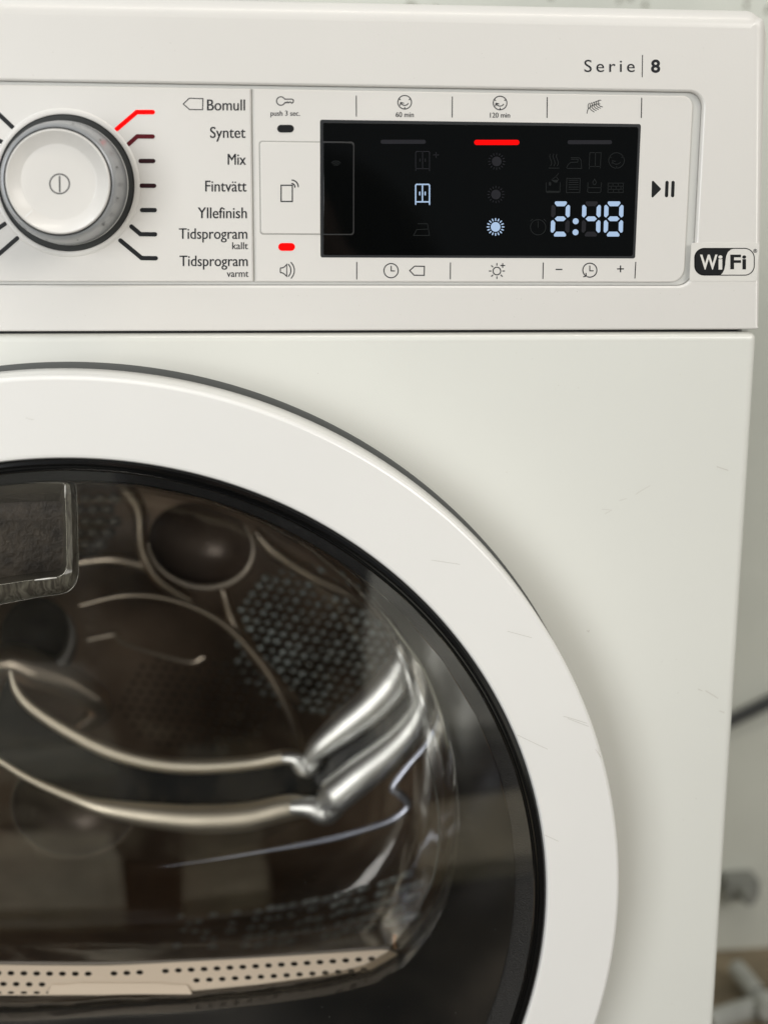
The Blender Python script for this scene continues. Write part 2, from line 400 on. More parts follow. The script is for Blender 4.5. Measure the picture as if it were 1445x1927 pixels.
# ------- rotary knob
kx, kz = back(125.8, 345.2, YP)
bm = bmesh.new(); bmesh.ops.create_cone(bm, cap_ends=True, segments=128, radius1=.0273, radius2=.0273, depth=.03, matrix=Matrix.Translation(V(kx, 3, kz)) @ Matrix.Rotation(math.pi/2, 4, 'X'))
boolean(PP, link('cut', finish(bm, 'cut'), GAP))
K = lathe('knob_bezel', [(29.6, YP-.02), (29.2, YP-.35), (28.2, YP-.5), (27.5, YP-.3), (27.2, YP+1.2), (27.2, YP+1.8)], kx, kz, WHITE, D, seg=128)
lathe('knob_recess', [(27.15, YP-.1), (26.9, YP+.6), (24.0, YP+1.6), (12, YP+1.7)], kx, kz, DGREY, D, seg=128, cap_last=True)
KN = lathe('knob', [(24.4, YP+1.2), (24.6, YP-3), (24.4, YP-7), (23.6, YP-17), (22.6, YP-24.5), (22.0, YP-27.5), (21.3, YP-28.6), (20.7, YP-28.8), (20.5, YP-28.2), (20.4, YP-26)],
           kx, kz, GREY, D, seg=128, label='grey sided rotary knob')
lathe('gap_ring', [(20.45, YP-27.8), (19.8, YP-27.6)], kx, kz, MARK, KN, seg=96)
CAPK = lathe('knob_cap', [(20.05, YP-26), (20.0, YP-28.9), (19.75, YP-29.6), (19.3, YP-29.8), (18.9, YP-29.5), (14.75, YP-26.3), (14.3, YP-26.2)], kx, kz, WHITE, KN, seg=128, cap_last=True)
ky = YP-26.25
c0 = (112.9, 346.0)
flat('power_symbol', strokes([circ(c0[0], c0[1], 18.4, 40)], 2.4)+strokes([[(c0[0], 332.5), (c0[0]+.3, 360.5)]], 2.7), ky, INK, KN)
def kp(ang, r, y): a = math.radians(ang); return V(kx+r*math.cos(a), y, kz+r*math.sin(a))
bm = bmesh.new(); a0 = 226
vs = [kp(a0-.9, 15.2, YP-26.75), kp(a0+.9, 15.2, YP-26.75), kp(a0+.75, 18.6, YP-29.4), kp(a0-.75, 18.6, YP-29.4)]
bm.faces.new([bm.verts.new(v) for v in vs]); me = bpy.data.meshes.new('pointer'); bm.to_mesh(me); bm.free()
link('pointer_notch', me, mat('bright_notch', (.9, .9, .88), .2), KN)
bm = bmesh.new()
for k in range(12):                                 # fine grip nicks round the skirt
    a = 15+k*30
    for (r0, y0, r1, y1) in ((22.75, YP-24.2, 23.1, YP-21.6),):
        bm.faces.new([bm.verts.new(kp(a+d, r, y)) for d, r, y in ((-.7, r0+.12, y0), (.7, r0+.12, y0), (.7, r1+.12, y1), (-.7, r1+.12, y1))])
me = bpy.data.meshes.new('grip'); bm.to_mesh(me); bm.free(); link('grip_nicks', me, DGREY, KN, kind='stuff')

# ------- display window and raised tile
def corner(px, py): return back(px, py, YP)
dx0 = corner(602.7, 350)[0]; dx1 = corner(1200.3, 350)[0]; dz1 = (corner(700, 228.3)[1]+corner(1100, 230.2)[1])/2; dz0 = corner(900, 485.4)[1]
DISP = plate('display', rrect(dx0, dx1, dz0, dz1, 0.9, 4), YP-0.10, YP+.5, 0.06, mat('display_edge', (.022, .024, .026), .35), D, seg=2)
plate('display_glass', rrect(dx0+1.1, dx1-1.1, dz0+1.0, dz1-1.2, 0.9, 4), YP-0.34, YP, 0.16, BLACKG, DISP, seg=3)
YG = YP-0.40
tz1 = corner(560, 265.5)[1]; tz0 = corner(560, 442)[1]; tx0 = corner(488.2, 350)[0]; tx1 = corner(666.5, 350)[0]
plate('tile_groove', rrect(tx0, dx0, tz0, tz1, (0, 1.3, 1.3, 0), 5), YP-0.03, YP+.4, 0.02, mat('groove_shade', (.42, .41, .38), .6), TP, seg=1)
plate('touch_tile', rrect(tx0+.55, dx0-.02, tz0+.5, tz1-.55, (0, 1.1, 1.1, 0), 5), YP-0.32, YP+.2, 0.28, WHITE, TP, seg=4)
plate('tile_end', rrect(dx0+1.25, tx1, tz0, tz1, (1.3, 0, 0, 1.3), 5), YP-0.46, YP, 0.14, mat('tile_edge', (.03, .03, .03), .4), DISP, seg=2)
plate('tile_end', rrect(dx0+1.25, tx1-.5, tz0+.5, tz1-.5, (1.1, 0, 0, 1.1), 5), YP-0.80, YP, 0.30, BLACKG, DISP, seg=3)
# phone symbol on the tile
yT = YP-0.36
z2 = lambda *p: [(x/2.89+460, y/2.89+150) for x, y in p]
flat('phone_icon', strokes([z2((200, 574), (261, 574), (261, 662), (200, 662), (200, 574))], 1.9)
     + strokes([circ(548.5, 351.8, 6.6, 8, -82, 5)], 1.9)+strokes([circ(548.5, 351.8, 13.0, 10, -84, -2)], 1.9), yT, INK, TP)
# ------- lettering and symbols on the touch panel
z5 = lambda *p: [(x/5.56+440, y/5.56+150) for x, y in p]
z5b = lambda *p: [(x/5.56+440, y/5.56+430) for x, y in p]
key = circ(528.7, 190.1, 8.0, 20, 32, 332)
key += z5((533, 203), (608, 203), (620, 208), (626, 222), (620, 238), (608, 246), (596, 236), (585, 232), (573, 243), (562, 231), (550, 243), (541, 236))
flat('key_icon', strokes([key+[key[0]]], 1.6), PY, INK, TP)
text('caption', 'push 3 sec.', 509.4, 564.5, 208.3, 217.9, PY, INK, TP, heavy=0.22)
text('caption', '60 min', 744.6, 778.2, 211.0, 220.3, PY, INK, TP, heavy=0.22)
text('caption', '120 min', 921.8, 959.2, 212.0, 221.3, PY, INK, TP, heavy=0.22)
flat('indicator_lamp', [pill(521.8, 553.3, 234.9, 249.3)], PY-.03, MARK, TP, thick=.05)
flat('indicator_lamp', [pill(523.8, 555.3, 457.2, 472.0)], PY-.03, RED, TP, thick=.05, label='lit red indicator lamp')
for x, y0, y1, x2 in ((670.4, 180, 219.2, 670.6), (850.9, 181.8, 221, 850.5), (1029.2, 182.8, 221.6, 1028.8), (1206.8, 184, 222, 1205.9),
                      (671.3, 493, 525.8, 671.3), (847.4, 494, 525.5, 847.1), (1021.8, 494, 525, 1021), (1195.6, 492.8, 524, 1194.0)):
    flat('divider_line', strokes([[(x, y0), (x2, y1)]], 1.45, cap=False), PY, INK, TP)
def drumicon(cx, cy, r, wd, m, parent, y):
    L = [circ(cx, cy, r, 32), circ(cx, cy-2.2, r*.63, 12, 35, 150)]
    for a in (-30, -150, 90): L.append([(cx+r*math.cos(math.radians(a)), cy+r*math.sin(math.radians(a))), (cx+(r-3.2)*math.cos(math.radians(a)), cy+(r-3.2)*math.sin(math.radians(a)))])
    e = (cx-7.6, cy+.5)
    L.append([(e[0]-1.0, e[1]+5.0), e, (e[0]+5.4, e[1]+1.2)])
    return flat('drum_icon', strokes(L, wd), y, m, parent)
drumicon(761.4, 192.4, 12.8, 1.5, INK, TP, PY); drumicon(940.6, 193.8, 12.8, 1.5, INK, TP, PY)
# feather / dry twig symbol
zf = lambda *p: [(x/2.89+945, y/2.89+60) for x, y in p]
fl = [zf((459, 443), (463, 424), (480, 404), (508, 392), (530, 392))]
for k in range(6):
    t = k/5; bx, by = 466+56*t, 416-26*t
    fl.append(zf((bx, by), (bx-1+2*t, by-16-2*t), (bx+5+8*t, by-28+10*t)))
    if k > 0: fl.append(zf((bx-4, by+3), (bx+4+4*t, by+14), (bx+20+2*t, by+26-8*t)))
flat('twig_icon', strokes(fl, 1.15), PY, INK, TP)
sp = [z5b((555, 375), (530, 402), (510, 412), (492, 412), (488, 418), (488, 457), (492, 462), (510, 464), (530, 478), (555, 500), (555, 375))]
sp += [z5b((572, 375), (590, 398), (598, 425), (598, 452), (590, 478), (573, 500)), z5b((600, 355), (622, 385), (634, 420), (634, 455), (622, 492), (602, 520))]
flat('speaker_icon', strokes(sp, 1.6), PY, INK, TP)
flat('clock_icon', strokes([circ(735.8, 509.3, 13.4, 32), [(736, 501), (736, 509.8), (742.3, 509.8)]], 1.6), PY, INK, TP)
flat('tag_icon', strokes([z2((898, 1038), (925, 1014), (978, 1015), (977, 1064), (922, 1063), (898, 1038))], 1.6), PY, INK, TP)
sc = (934.6, 510)
flat('sun_icon', strokes([circ(sc[0], sc[1], 7.2, 24)]+[[(sc[0]+r1*math.cos(a), sc[1]+r1*math.sin(a)) for r1 in (10.8, 14.3)] for a in [k*math.pi/4 for k in range(8) if k != 7]]
     + [[(941.8, 499.6), (949.2, 499.6)], [(945.5, 495.9), (945.5, 503.3)]], 1.6), PY, INK, TP)
flat('minus_icon', strokes([[(1045, 507), (1057.6, 507)]], 2.2, False), PY, INK, TP)
flat('plus_icon', strokes([[(1160.5, 506), (1173.4, 506)], [(1167, 499.6), (1166.9, 512.4)]], 2.2, False), PY, INK, TP)
flat('clock_icon', strokes([circ(1109.3, 508.4, 13.2, 30, 128, 470), [(1109.2, 500.5), (1109.2, 509.6), (1115.5, 509.6)], [(1097.3, 520.9), (1102.6, 519.6), (1102.0, 514.2)]], 1.6), PY, INK, TP)
flat('play_icon', [[(1227.2, 340.2), (1228.9, 340.4), (1242.5, 354.4), (1242.8, 355.8), (1242.3, 357.2), (1228.2, 371.2), (1226.2, 371.6), (1225.2, 370.2), (1225.9, 341.6)]], PY, MARK, TP)
flat('pause_icon', strokes([[(1254.4, 343.3), (1253.4, 368.2)], [(1265.8, 343.3), (1264.9, 368.2)]], 6.2), PY, MARK, TP)

# ------- display content
za = lambda *p: [(x/6.57+600, y/6.57+220) for x, y in p]
zb = lambda *p: [(x/6.02+980, y/6.02+220) for x, y in p]
flat('function_bar', [pill(716, 801, 263.0, 270.6)], YG, DIM2, DISP)
flat('function_bar', [pill(1067.3, 1151, 263.8, 271.4)], YG, DIM2, DISP)
flat('function_bar', [pill(891.9, 976.9, 263.2, 272.8)], YG, RED, DISP, label='lit red bar under 120 min')
def wardrobe(x0, x1, t, b, leg, cx, wd, m, hx, hy):
    L = [[(x0, leg), (x0, t+1.6), (x0+1.6, t), (x1-1.6, t), (x1, t+1.6), (x1, leg)], [(cx, t), (cx, b)], [(x0, b), (x1, b)]]
    for h in hx: L.append([(h, hy[0]), (h, hy[1])])
    return flat('wardrobe_icon', strokes(L, wd), YG, m, DISP)
wardrobe(782, 808, 347, 379.8, 384.4, 794.7, 2.5, LED, (789.6, 799.8), (361.6, 366.6))
wardrobe(782, 808, 285, 317.5, 321.4, 795, 1.1, DIM2, (790, 800), (299, 304))
flat('plus_icon', strokes([[(815.5, 291.5), (825, 291.5)], [(820.2, 286.8), (820.2, 296.3)]], 1.1), YG, DIM2, DISP)
def sunic(cx, cy, m, wd):
    return flat('sun_icon', [disc(cx, cy, 9.1)]+strokes([[(cx+r*math.cos(a), cy+r*math.sin(a)) for r in (12.4, 15.6)] for a in [k*math.pi/8 for k in range(16)]], wd), YG, m, DISP)
sunic(934.2, 303.7, DIM2, 1.1); sunic(932.8, 366, DIM2, 1.1); sunic(932.1, 427, LED, 1.9)
for r in (4.5, 8, 11.5): flat('wifi_icon', strokes([circ(632.3, 314.5, r, 10, -135, -45)], 1.2), YP-.86, DIM, DISP)
flat('iron_icon', strokes([[(778, 443), (784, 432), (806, 431), (808, 443), (778, 443)], [(786, 421), (804, 421), (806, 431)]], 1), YG, DIM, DISP)
flat('stopwatch_icon', strokes([circ(1012, 427.6, 14.4, 28), [(1012, 416), (1012, 428)], [(998, 416), (1001.5, 412.5)], [(1023, 412.5), (1026.5, 416)]], 1.1), YG, DIM, DISP)
st = [zb((x0-48, 425), (x0-30+0, 425)) for x0 in ()]
for x0 in (330, 368, 405): st.append(zb((x0, 422), (x0-8, 445), (x0+2, 475), (x0+14, 505), (x0+16, 530), (x0+4, 555)))
st.append(zb((313, 580), (430, 580)))
flat('steam_icon', strokes(st, 1.1), YG, DIM, DISP)
flat('iron_icon', strokes([zb((512, 583), (530, 545), (560, 515), (640, 512), (645, 480), (566, 480)), zb((566, 462), (660, 464), (678, 490), (686, 583), (512, 583))], 1.1), YG, DIM, DISP)
flat('wardrobe_icon', strokes([zb((770, 588), (778, 405), (905, 405), (897, 580)), zb((843, 405), (838, 562)), zb((772, 562), (898, 562))], 1.1), YG, DIM, DISP)
drumicon(1159.4, 302.0, 14.6, 1.1, DIM, DISP, YG)
flat('tub_icon', strokes([zb((285, 745), (283, 845), (295, 857), (430, 857), (440, 845), (443, 745))], 1.1)+[zb((290, 838), (435, 838), (432, 855), (292, 855)), zb((345, 715), (425, 712), (405, 745), (375, 740)), zb((325, 730), (342, 755), (335, 778), (315, 775), (312, 755))]
     + strokes([zb((345, 715), (395, 675), (425, 712)), zb((395, 675), (425, 638))], 1.0), YG, DIM, DISP)
flat('list_icon', strokes([zb((517, 697), (668, 697), (664, 857), (513, 857), (517, 697))]+[zb((540, y), (645, y)) for y in (718, 742, 768, 795, 820)], 1.2), YG, DIM, DISP)
flat('tub_icon', strokes([zb((757, 745), (752, 845), (765, 857), (890, 857), (903, 845), (908, 745)), zb((752, 802), (905, 802)), zb((832, 705), (852, 740), (840, 766), (820, 766), (810, 740), (832, 705))], 1.1), YG, DIM, DISP)
flat('brick_icon', strokes([zb((985, 750), (1158, 750), (1154, 857), (982, 857), (985, 750)), zb((985, 785), (1155, 785)), zb((985, 820), (1155, 820))]+[zb((x, y), (x, y+30)) for x, y in ((1040, 752), (1100, 752), (1020, 787), (1075, 787), (1130, 787), (1045, 824), (1105, 824))], 1.0), YG, DIM, DISP)
# seven segment digits, each segment a piece of its own
def digit(x0, x1, lit):
    t = 29.0                                       # half thickness, crop pixels
    y0, ym, y1 = 986, 1154, 1326
    sh = lambda x, y: (x + (1154-y)*0.028, y)
    xl, xr = x0+t, x1-t
    def hseg(y):
        e = [(xl+12, y-t+10), (xl+22, y-t), (xr-22, y-t), (xr-12, y-t+10), (xr-14, y-2), (xr-38, y+t-3), (xl+38, y+t-3), (xl+14, y-2)]
        return e
    def hm(y):
        return [(xl+16, y), (xl+44, y-t+2), (xr-44, y-t+2), (xr-16, y), (xr-44, y+t-2), (xl+44, y+t-2)]
    def hb(y): return [(2*((xl+xr)/2)-p[0], 2*y-p[1]) for p in hseg(y)]
    def vs_(x, ya, yb, s):                        # s=+1: outer side at left
        return [(x-s*(t-4), ya+28), (x-s*(t-12), ya+14), (x, ya+10), (x+s*(t-6), ya+38), (x+s*(t-5), yb-44), (x+s*0, yb-14), (x-s*(t-12), yb-22), (x-s*(t-4), yb-34)]
    segs = {'a': hseg(y0), 'g': hm(ym), 'd': hb(y1), 'f': vs_(xl, y0, ym, 1), 'b': vs_(xr, y0, ym, -1),
            'e': [(p[0], 2*ym-p[1]) for p in vs_(xl, y0, ym, 1)], 'c': [(p[0], 2*ym-p[1]) for p in vs_(xr, y0, ym, -1)]}
    for k, pl in segs.items():
        flat('digit_segment', [zb(*[sh(*p) for p in pl])], YG, LED if k in lit else DIM2, DISP)
digit(335, 555, 'abged'); digit(684, 904, 'fgbc'); digit(934, 1160, 'abcdefg')
for cx, cy in ((618, 1182), (616, 1307)): flat('colon_dot', [zb(*disc(cx, cy, 34, 20))], YG, LED, DISP)

# ------- Serie 8 and the sticker on the fascia
FY = -0.06
text('series_name', 'Serie', 1099, 1193.6, 112.8, 135.4, FY, INK, fas, spacing=1.35, heavy=.15)
flat('divider_line', strokes([[(1208.3, 103.3), (1207.7, 145.3)]], 1.3, False), FY, INK, fas)
text('series_number', '8', 1224.2, 1241.6, 113.2, 136.0, FY, INK, fas, bold=.03)
a = back(1298.5, 492, 0)[0]; b = back(1426.0, 492, 0)[0]; zt = back(1360, 457, 0)[1]; zb_ = back(1360, 529, 0)[1]
ST = plate('wifi_sticker', rrect(a, b, zb_, zt, 1.0, 4), -0.10, 0.3, 0.04, STICK, fas, seg=1)
SY = -0.16; zs = lambda *p: [(x/5.9+1200, y/5.9+300) for x, y in p]
def lozenge(x0, x1, y0, y1, r): return rbox(x0, x1, y0, y1, r, 10)
o = lozenge(1306.4, 1418.4, 467.4, 517.8, 18); flat('logo_outline', strokes([o+[o[0]]], 1.4), SY, MARK, ST)
lp = [p for p in lozenge(1306.0, 1418.6, 467.0, 518.2, 18) if p[0] < 1330]
lp.sort(key=lambda p: p[1])
left = circ(1324, 500.2, 18, 10, 90, 180)+circ(1324, 485, 18, 10, 180, 270)
bd = zs((1075, 988), (1030, 1000), (995, 1030), (978, 1070), (970, 1120), (967, 1170), (955, 1225), (935, 1262), (910, 1286))
flat('logo_black_half', [left+bd], SY, MARK, ST)
text('logo_letters', 'W', 1316.4, 1349.4, 480.0, 506.2, SY-.04, STICK, ST, bold=.022)
text('logo_letters', 'i', 1350.9, 1358.6, 480.0, 506.2, SY-.04, STICK, ST, bold=.03)
text('logo_letters', 'F', 1373.4, 1393.4, 480.0, 505.8, SY-.04, MARK, ST, bold=.022)
text('logo_letters', 'i', 1395.8, 1403.2, 480.0, 505.8, SY-.04, MARK, ST, bold=.03)
flat('registered_mark', strokes([circ(1420.2, 472.0, 3.2, 16)], .7)+strokes([[(1419, 474), (1419, 470), (1421.2, 470.5), (1421, 472), (1419, 472)], [(1420.2, 472), (1421.6, 474)]], .7), SY, INK, ST)

# ------- front panel with round opening
def prad(p): return 3.2
fp = plate('front_panel', rrect(-298, 299.0, -748, -48.3, (3.4, 3.4, 2, 2), 6), 0.2, 14, prad, ENAMEL, D, seg=7)
bm = bmesh.new(); bmesh.ops.create_cone(bm, cap_ends=True, segments=160, radius1=.222, radius2=.222, depth=.1, matrix=Matrix.Translation(V(0, 5, ZD)) @ Matrix.Rotation(math.pi/2, 4, 'X'))
ck = link('cut', finish(bm, 'cut'), GAP); boolean(fp, ck)
bm = bmesh.new(); bmesh.ops.create_cube(bm, size=1, matrix=Matrix.Translation(V(0, 8, -48)) @ Matrix.Diagonal((.58, .008, .012, 1)))
link('seam_gap', finish(bm, 'seam', False), GAP, D)

# ------- the door
DOOR = lathe('door', [(222, 2), (236.0, -10), (238.0, -13.5), (238.3, -15), (237.7, -32.6), (237.4, -33.9), (236.8, -34.7), (235.9, -35.0), (206.0, -35.0), (205.0, -34.8), (204.4, -34.0), (204.2, -31.5)],
             0, ZD, DOORW, D, seg=256, label='white round door ring')
lathe('door_gasket', [(239.4, 0.1), (239.2, -0.6), (238.4, -0.9), (235.6, -1.2), (235.0, -10.5)], 0, ZD, GASKET, D, seg=256)
lathe('glass_rim', [(204.25, -33.4), (203.4, -34.4), (202.2, -34.6), (201.4, -34.0), (201.1, -33.2), (200.4, -33.2), (199.9, -33.6), (199.3, -33.5), (198.9, -32.4)], 0, ZD, BLACKL, DOOR, seg=256)
lathe('door_glass', [(199.6, -32.6), (1, -32.6)], 0, ZD, COVER, DOOR, seg=256, cap_last=True)
lathe('inner_bezel', [(204.3, -31.2), (199.0, -25.0), (193.8, -22.0), (192.6, -19.5)], 0, ZD, BLACKT, DOOR, seg=256)

# funnel: from the round bezel to the flat-bottomed bowl opening
half = [(0, -95), (40, -95.5), (80, -93.5), (112, -90.5), (136, -85.5), (152, -76.5), (165, -60), (173, -44), (177.5, -25), (179.5, -4), (179.5, 14), (177, 32), (170.5, 57),
        (161, 80), (147, 104), (130, 126), (108, 145), (82, 161), (54, 172), (27, 178), (0, 180)]
full = half + [(-x, z) for x, z in half[-2:0:-1]]
def loop(scale, y, dz=0, sq=None):
    return [V(x*scale, y, ZD+(z-20)*scale+20+dz) for x, z in full]
def rloop(r, y):
    out = []
    for x, z in full:
        a = math.atan2(z-20, x); 
        # same angular spread about the opening's centre, thrown onto the circle r about the door centre
        c, s = math.cos(a), math.sin(a); bq = s*20; t = -bq+math.sqrt(bq*bq-400+r*r); out.append(V(c*t, y, ZD+20+s*t))
    return out
def mixl(a, b, t): return [p*(1-t)+q*t for p, q in zip(a, b)]
A = rloop(192.8, -20.5); Bq = loop(1.0, 60)
loft('funnel', [A, mixl(A, Bq, .12), mixl(A, Bq, .5), mixl(A, Bq, .93), Bq, loop(.995, 64)], BLACKP, DOOR, ang=60)
BW = loft('glass_bowl', [loop(.995, 48), loop(.985, 75), loop(.968, 105), loop(.955, 118), loop(.93, 124), loop(.89, 127), loop(.8, 128.5), loop(.5, 130)], BOWL, DOOR, close=True, ang=60)
loft('bowl_lip', [loop(.998, 58), loop(.985, 56), loop(.972, 58.5), loop(.965, 64)], BLOCK, BW, ang=60)
loft('bowl_inner_wall', [loop(.955, 60), loop(.945, 85), loop(.93, 108), loop(.91, 114)], BOWL, BW, ang=60)
# finger block of thick glass at the top of the bowl
def px_loop(pts, y): return [BP(x, yy, y) for x, yy in pts]
ob = [(-260, 912), (-100, 904), (60, 903), (122, 905), (133, 907), (141, 912), (145, 930), (148, 1050), (147, 1085), (138, 1105), (118, 1117), (60, 1126), (-60, 1150), (-260, 1190)]
ib = [(-258, 916), (-100, 908), (55, 908), (116, 909), (120, 910), (123, 914), (124, 932), (127, 1050), (126, 1068), (120, 1080), (104, 1087), (50, 1093), (-60, 1110), (-258, 1150)]
ic = [(-250, 960), (-100, 952), (55, 944), (100, 943), (112, 944), (118, 950), (119, 965), (120, 1040), (118, 1060), (114, 1068), (100, 1074), (50, 1080), (-60, 1096), (-250, 1140)]
HB = loft('glass_handle_block', [px_loop(ob, -8), px_loop(ob, -14), px_loop([(a[0]*.5+b[0]*.5, a[1]*.5+b[1]*.5) for a, b in zip(ob, ib)], -17.5), px_loop(ib, -17), px_loop(ib, -15)], RIMG, DOOR, ang=50)
loft('block_inner_wall', [px_loop(ib, -15), px_loop(ic, 10), px_loop(ic, 14)], mat('olive_glass_wall', (.16, .15, .12), .2), HB, ang=30)
SPECK = mat('dusty_brown_backing', (0.055, 0.045, 0.034), 0.6, bump=.8, bscale=500, var=.5, vscale=160)
loft('block_backing', [px_loop(ic, 15), px_loop([(-60+(x+60)*.3, 1020+(y-1020)*.3) for x, y in ic], 15)], SPECK, HB, close=True)
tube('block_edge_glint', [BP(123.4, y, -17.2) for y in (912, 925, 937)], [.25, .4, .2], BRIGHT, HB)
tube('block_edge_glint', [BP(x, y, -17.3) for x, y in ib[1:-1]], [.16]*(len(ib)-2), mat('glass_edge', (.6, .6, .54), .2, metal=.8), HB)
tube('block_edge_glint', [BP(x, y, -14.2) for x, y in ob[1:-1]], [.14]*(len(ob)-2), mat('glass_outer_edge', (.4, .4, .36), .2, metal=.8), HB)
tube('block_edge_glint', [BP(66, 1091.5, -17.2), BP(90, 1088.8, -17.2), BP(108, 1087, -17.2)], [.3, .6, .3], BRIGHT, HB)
# ------- lint filter grille: light strip with real holes along the foot of the bowl
def strip2d(name, outer, holes, y, thick, m, parent, map_y=None):
    c = bpy.data.curves.new('c', 'CURVE'); c.dimensions = '2D'; c.fill_mode = 'BOTH'; c.extrude = .6
    for pl in [outer]+holes:
        s = c.splines.new('POLY'); s.points.add(len(pl)-1); s.use_cyclic_u = True
        for q, p in zip(s.points, pl): q.co = (p[0]*.1, p[1]*.1, 0, 1)
    o = bpy.data.objects.new('c', c); C.objects.link(o); bpy.context.view_layer.update()
    me = bpy.data.meshes.new_from_object(o.evaluated_get(bpy.context.evaluated_depsgraph_get()))
    bpy.data.objects.remove(o); bpy.data.curves.remove(c)
    for v in me.vertices:
        px, py, k = v.co.x*10, v.co.y*10, v.co.z
        yy = y if map_y is None else map_y(px, py)
        v.co = BP(px, py, yy+(thick if k > 0 else 0))
    bm = bmesh.new(); bm.from_mesh(me); bmesh.ops.recalc_face_normals(bm, faces=bm.faces); bm.to_mesh(me); bm.free()
    return link(name, me, m, parent)
def topc(x): return 1815.5 + (1.5*math.sin(max(0, min(1, x/330))*math.pi)) - (max(0, x-190)/550)**1.35*30 - 0.0
def botc(x): return 1873 - (max(0, x-190)/560)**1.6*56
xs = list(range(-400, 721, 20))
outer = [(x, topc(max(x, 0))) for x in xs]+[(735, 1789), (748, 1795), (755, 1808)]+[(x, botc(max(x, 0))) for x in reversed(xs)]
holes = []
x = -390; k = 0
while x < 715:
    if not (172 < x < 200 or 268 < x < 296):
        cy = topc(max(x, 0))+15.5; holes.append([(x+6.9*math.cos(a), cy+4.4*math.sin(a)) for a in [q*math.pi/5 for q in range(10)]])
    x += 24.2
x = -380
while x < 700:
    if not (98 < x < 350):
        cy = topc(max(x, 0))+36; holes.append([(x+6.6*math.cos(a), cy+4.3*math.sin(a)) for a in [q*math.pi/5 for q in range(10)]])
    x += 24.2
x = -390
while x < 95:
    cy = topc(0)+52.5; holes.append([(x+6.6*math.cos(a), cy+2.6*math.sin(a)) for a in [q*math.pi/5 for q in range(10)]]); x += 24.2
G = strip2d('filter_grille', outer, holes, 62, 2.0, BEIGE, D)
loft('grille_lip', [[BP(x, 1853-(3 if x > 120 and x < 320 else 0), 61.2) for x in (98, 120, 150, 230, 300, 330, 352)], [BP(x, 1871, 59.5) for x in (90, 118, 150, 230, 300, 335, 362)]], BEIGE, G, wrap=False)
loft('grille_backing', [[BP(x, topc(max(x, 0))-2, 70) for x in xs], [BP(x, botc(max(x, 0))+3, 70) for x in xs]], GAP, G, wrap=False)
tube('grille_top_rail', [BP(-300, 1812, 64), BP(0, 1812, 64), BP(200, 1813, 64), BP(400, 1806, 64), BP(560, 1796, 64), BP(700, 1785, 64), BP(738, 1788, 64), BP(748, 1800, 64), BP(742, 1812, 62)],
     [1.0]*6+[1.6, 1.6, 2.2], mat('rail_grey', (.22, .20, .18), .4), G)
tube('grille_end_clip', [BP(744, 1758, 66), BP(742, 1772, 65), BP(744, 1790, 64), BP(742, 1812, 63)], [1.6, 1.0, .9, 2.6], mat('copper_glint', (.75, .48, .30), .3, metal=.5), G)

# ------- drum
DRZ = ZD+10
DR = lathe('drum', [(222, 128), (262, 140), (262, 470), (240, 490), (60, 492)], 0, DRZ, STEELD, D, seg=96, cap_last=True, ang=50)
# dimpled steel field on the right wall, seen through the bowl
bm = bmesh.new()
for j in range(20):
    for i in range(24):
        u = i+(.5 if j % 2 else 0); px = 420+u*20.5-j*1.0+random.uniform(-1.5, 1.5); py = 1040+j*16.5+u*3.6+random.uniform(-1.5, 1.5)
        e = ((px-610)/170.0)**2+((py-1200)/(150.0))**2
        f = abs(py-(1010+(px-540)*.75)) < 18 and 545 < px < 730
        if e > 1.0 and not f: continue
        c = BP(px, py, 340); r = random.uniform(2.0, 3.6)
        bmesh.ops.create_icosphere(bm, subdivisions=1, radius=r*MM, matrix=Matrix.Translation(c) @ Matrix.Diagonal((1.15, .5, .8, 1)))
link('dimples_and_reflections', finish(bm, 'dimples', True, 80), PEBBLE, DR, kind='stuff')
bm = bmesh.new()
for j in range(12):
    for i in range(14):
        px = 215+i*21+(10 if j % 2 else 0)+j*2; py = 1235+j*16+i*1.5
        if ((px-370)/150)**2+((py-1320)/95)**2 > 1: continue
        bmesh.ops.create_icosphere(bm, subdivisions=1, radius=2.3*MM, matrix=Matrix.Translation(BP(px, py, 330)) @ Matrix.Diagonal((1, .5, .55, 1)))
link('dimples_and_reflections', finish(bm, 'dimples', True, 80), mat('dim_dimple_steel', (.10, .095, .085), .4, metal=.6), DR, kind='stuff')
bm = bmesh.new()
for k in range(26):                                 # a few larger pressed cells at the upper left
    px = 150+(k % 4)*27+(13 if (k//4) % 2 else 0); py = 915+(k//4)*22
    if px > 250-(py-915)*.5: continue
    bmesh.ops.create_icosphere(bm, subdivisions=2, radius=5.0*MM, matrix=Matrix.Translation(BP(px, py, 300)) @ Matrix.Diagonal((1, .3, .8, 1)))
link('dimples_and_reflections', finish(bm, 'dimples', True, 80), mat('shaded_dimple_steel', (.13, .12, .10), .45, metal=.5), DR, kind='stuff')
# lamp reflections in the drum, shaped as bright curved steel tubes
A1 = [(20, 1262), (32, 1300), (60, 1332), (120, 1372), (200, 1412), (290, 1436), (380, 1442), (470, 1436), (545, 1424), (578, 1440)]
tube('reflection_streak', [BP(x, y, 185) for x, y in A1], [1.0, 2.6, 3.4, 4.0, 4.6, 5.0, 5.0, 4.6, 5.0, 2.4], WARM, DR)
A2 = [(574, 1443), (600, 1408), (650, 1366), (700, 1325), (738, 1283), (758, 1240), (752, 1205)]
tube('reflection_streak', [BP(x, y, 178) for x, y in A2], [2.0, 7.5, 10.5, 11.5, 11.0, 8.0, 2.5], BRIGHT, DR)
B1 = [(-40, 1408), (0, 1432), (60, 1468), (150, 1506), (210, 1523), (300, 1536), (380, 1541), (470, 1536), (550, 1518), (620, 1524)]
tube('reflection_streak', [BP(x, y, 172) for x, y in B1], [1.4, 1.8, 2.2, 3.4, 6.0, 8.0, 9.0, 9.0, 8.0, 4.5], WARM, DR)
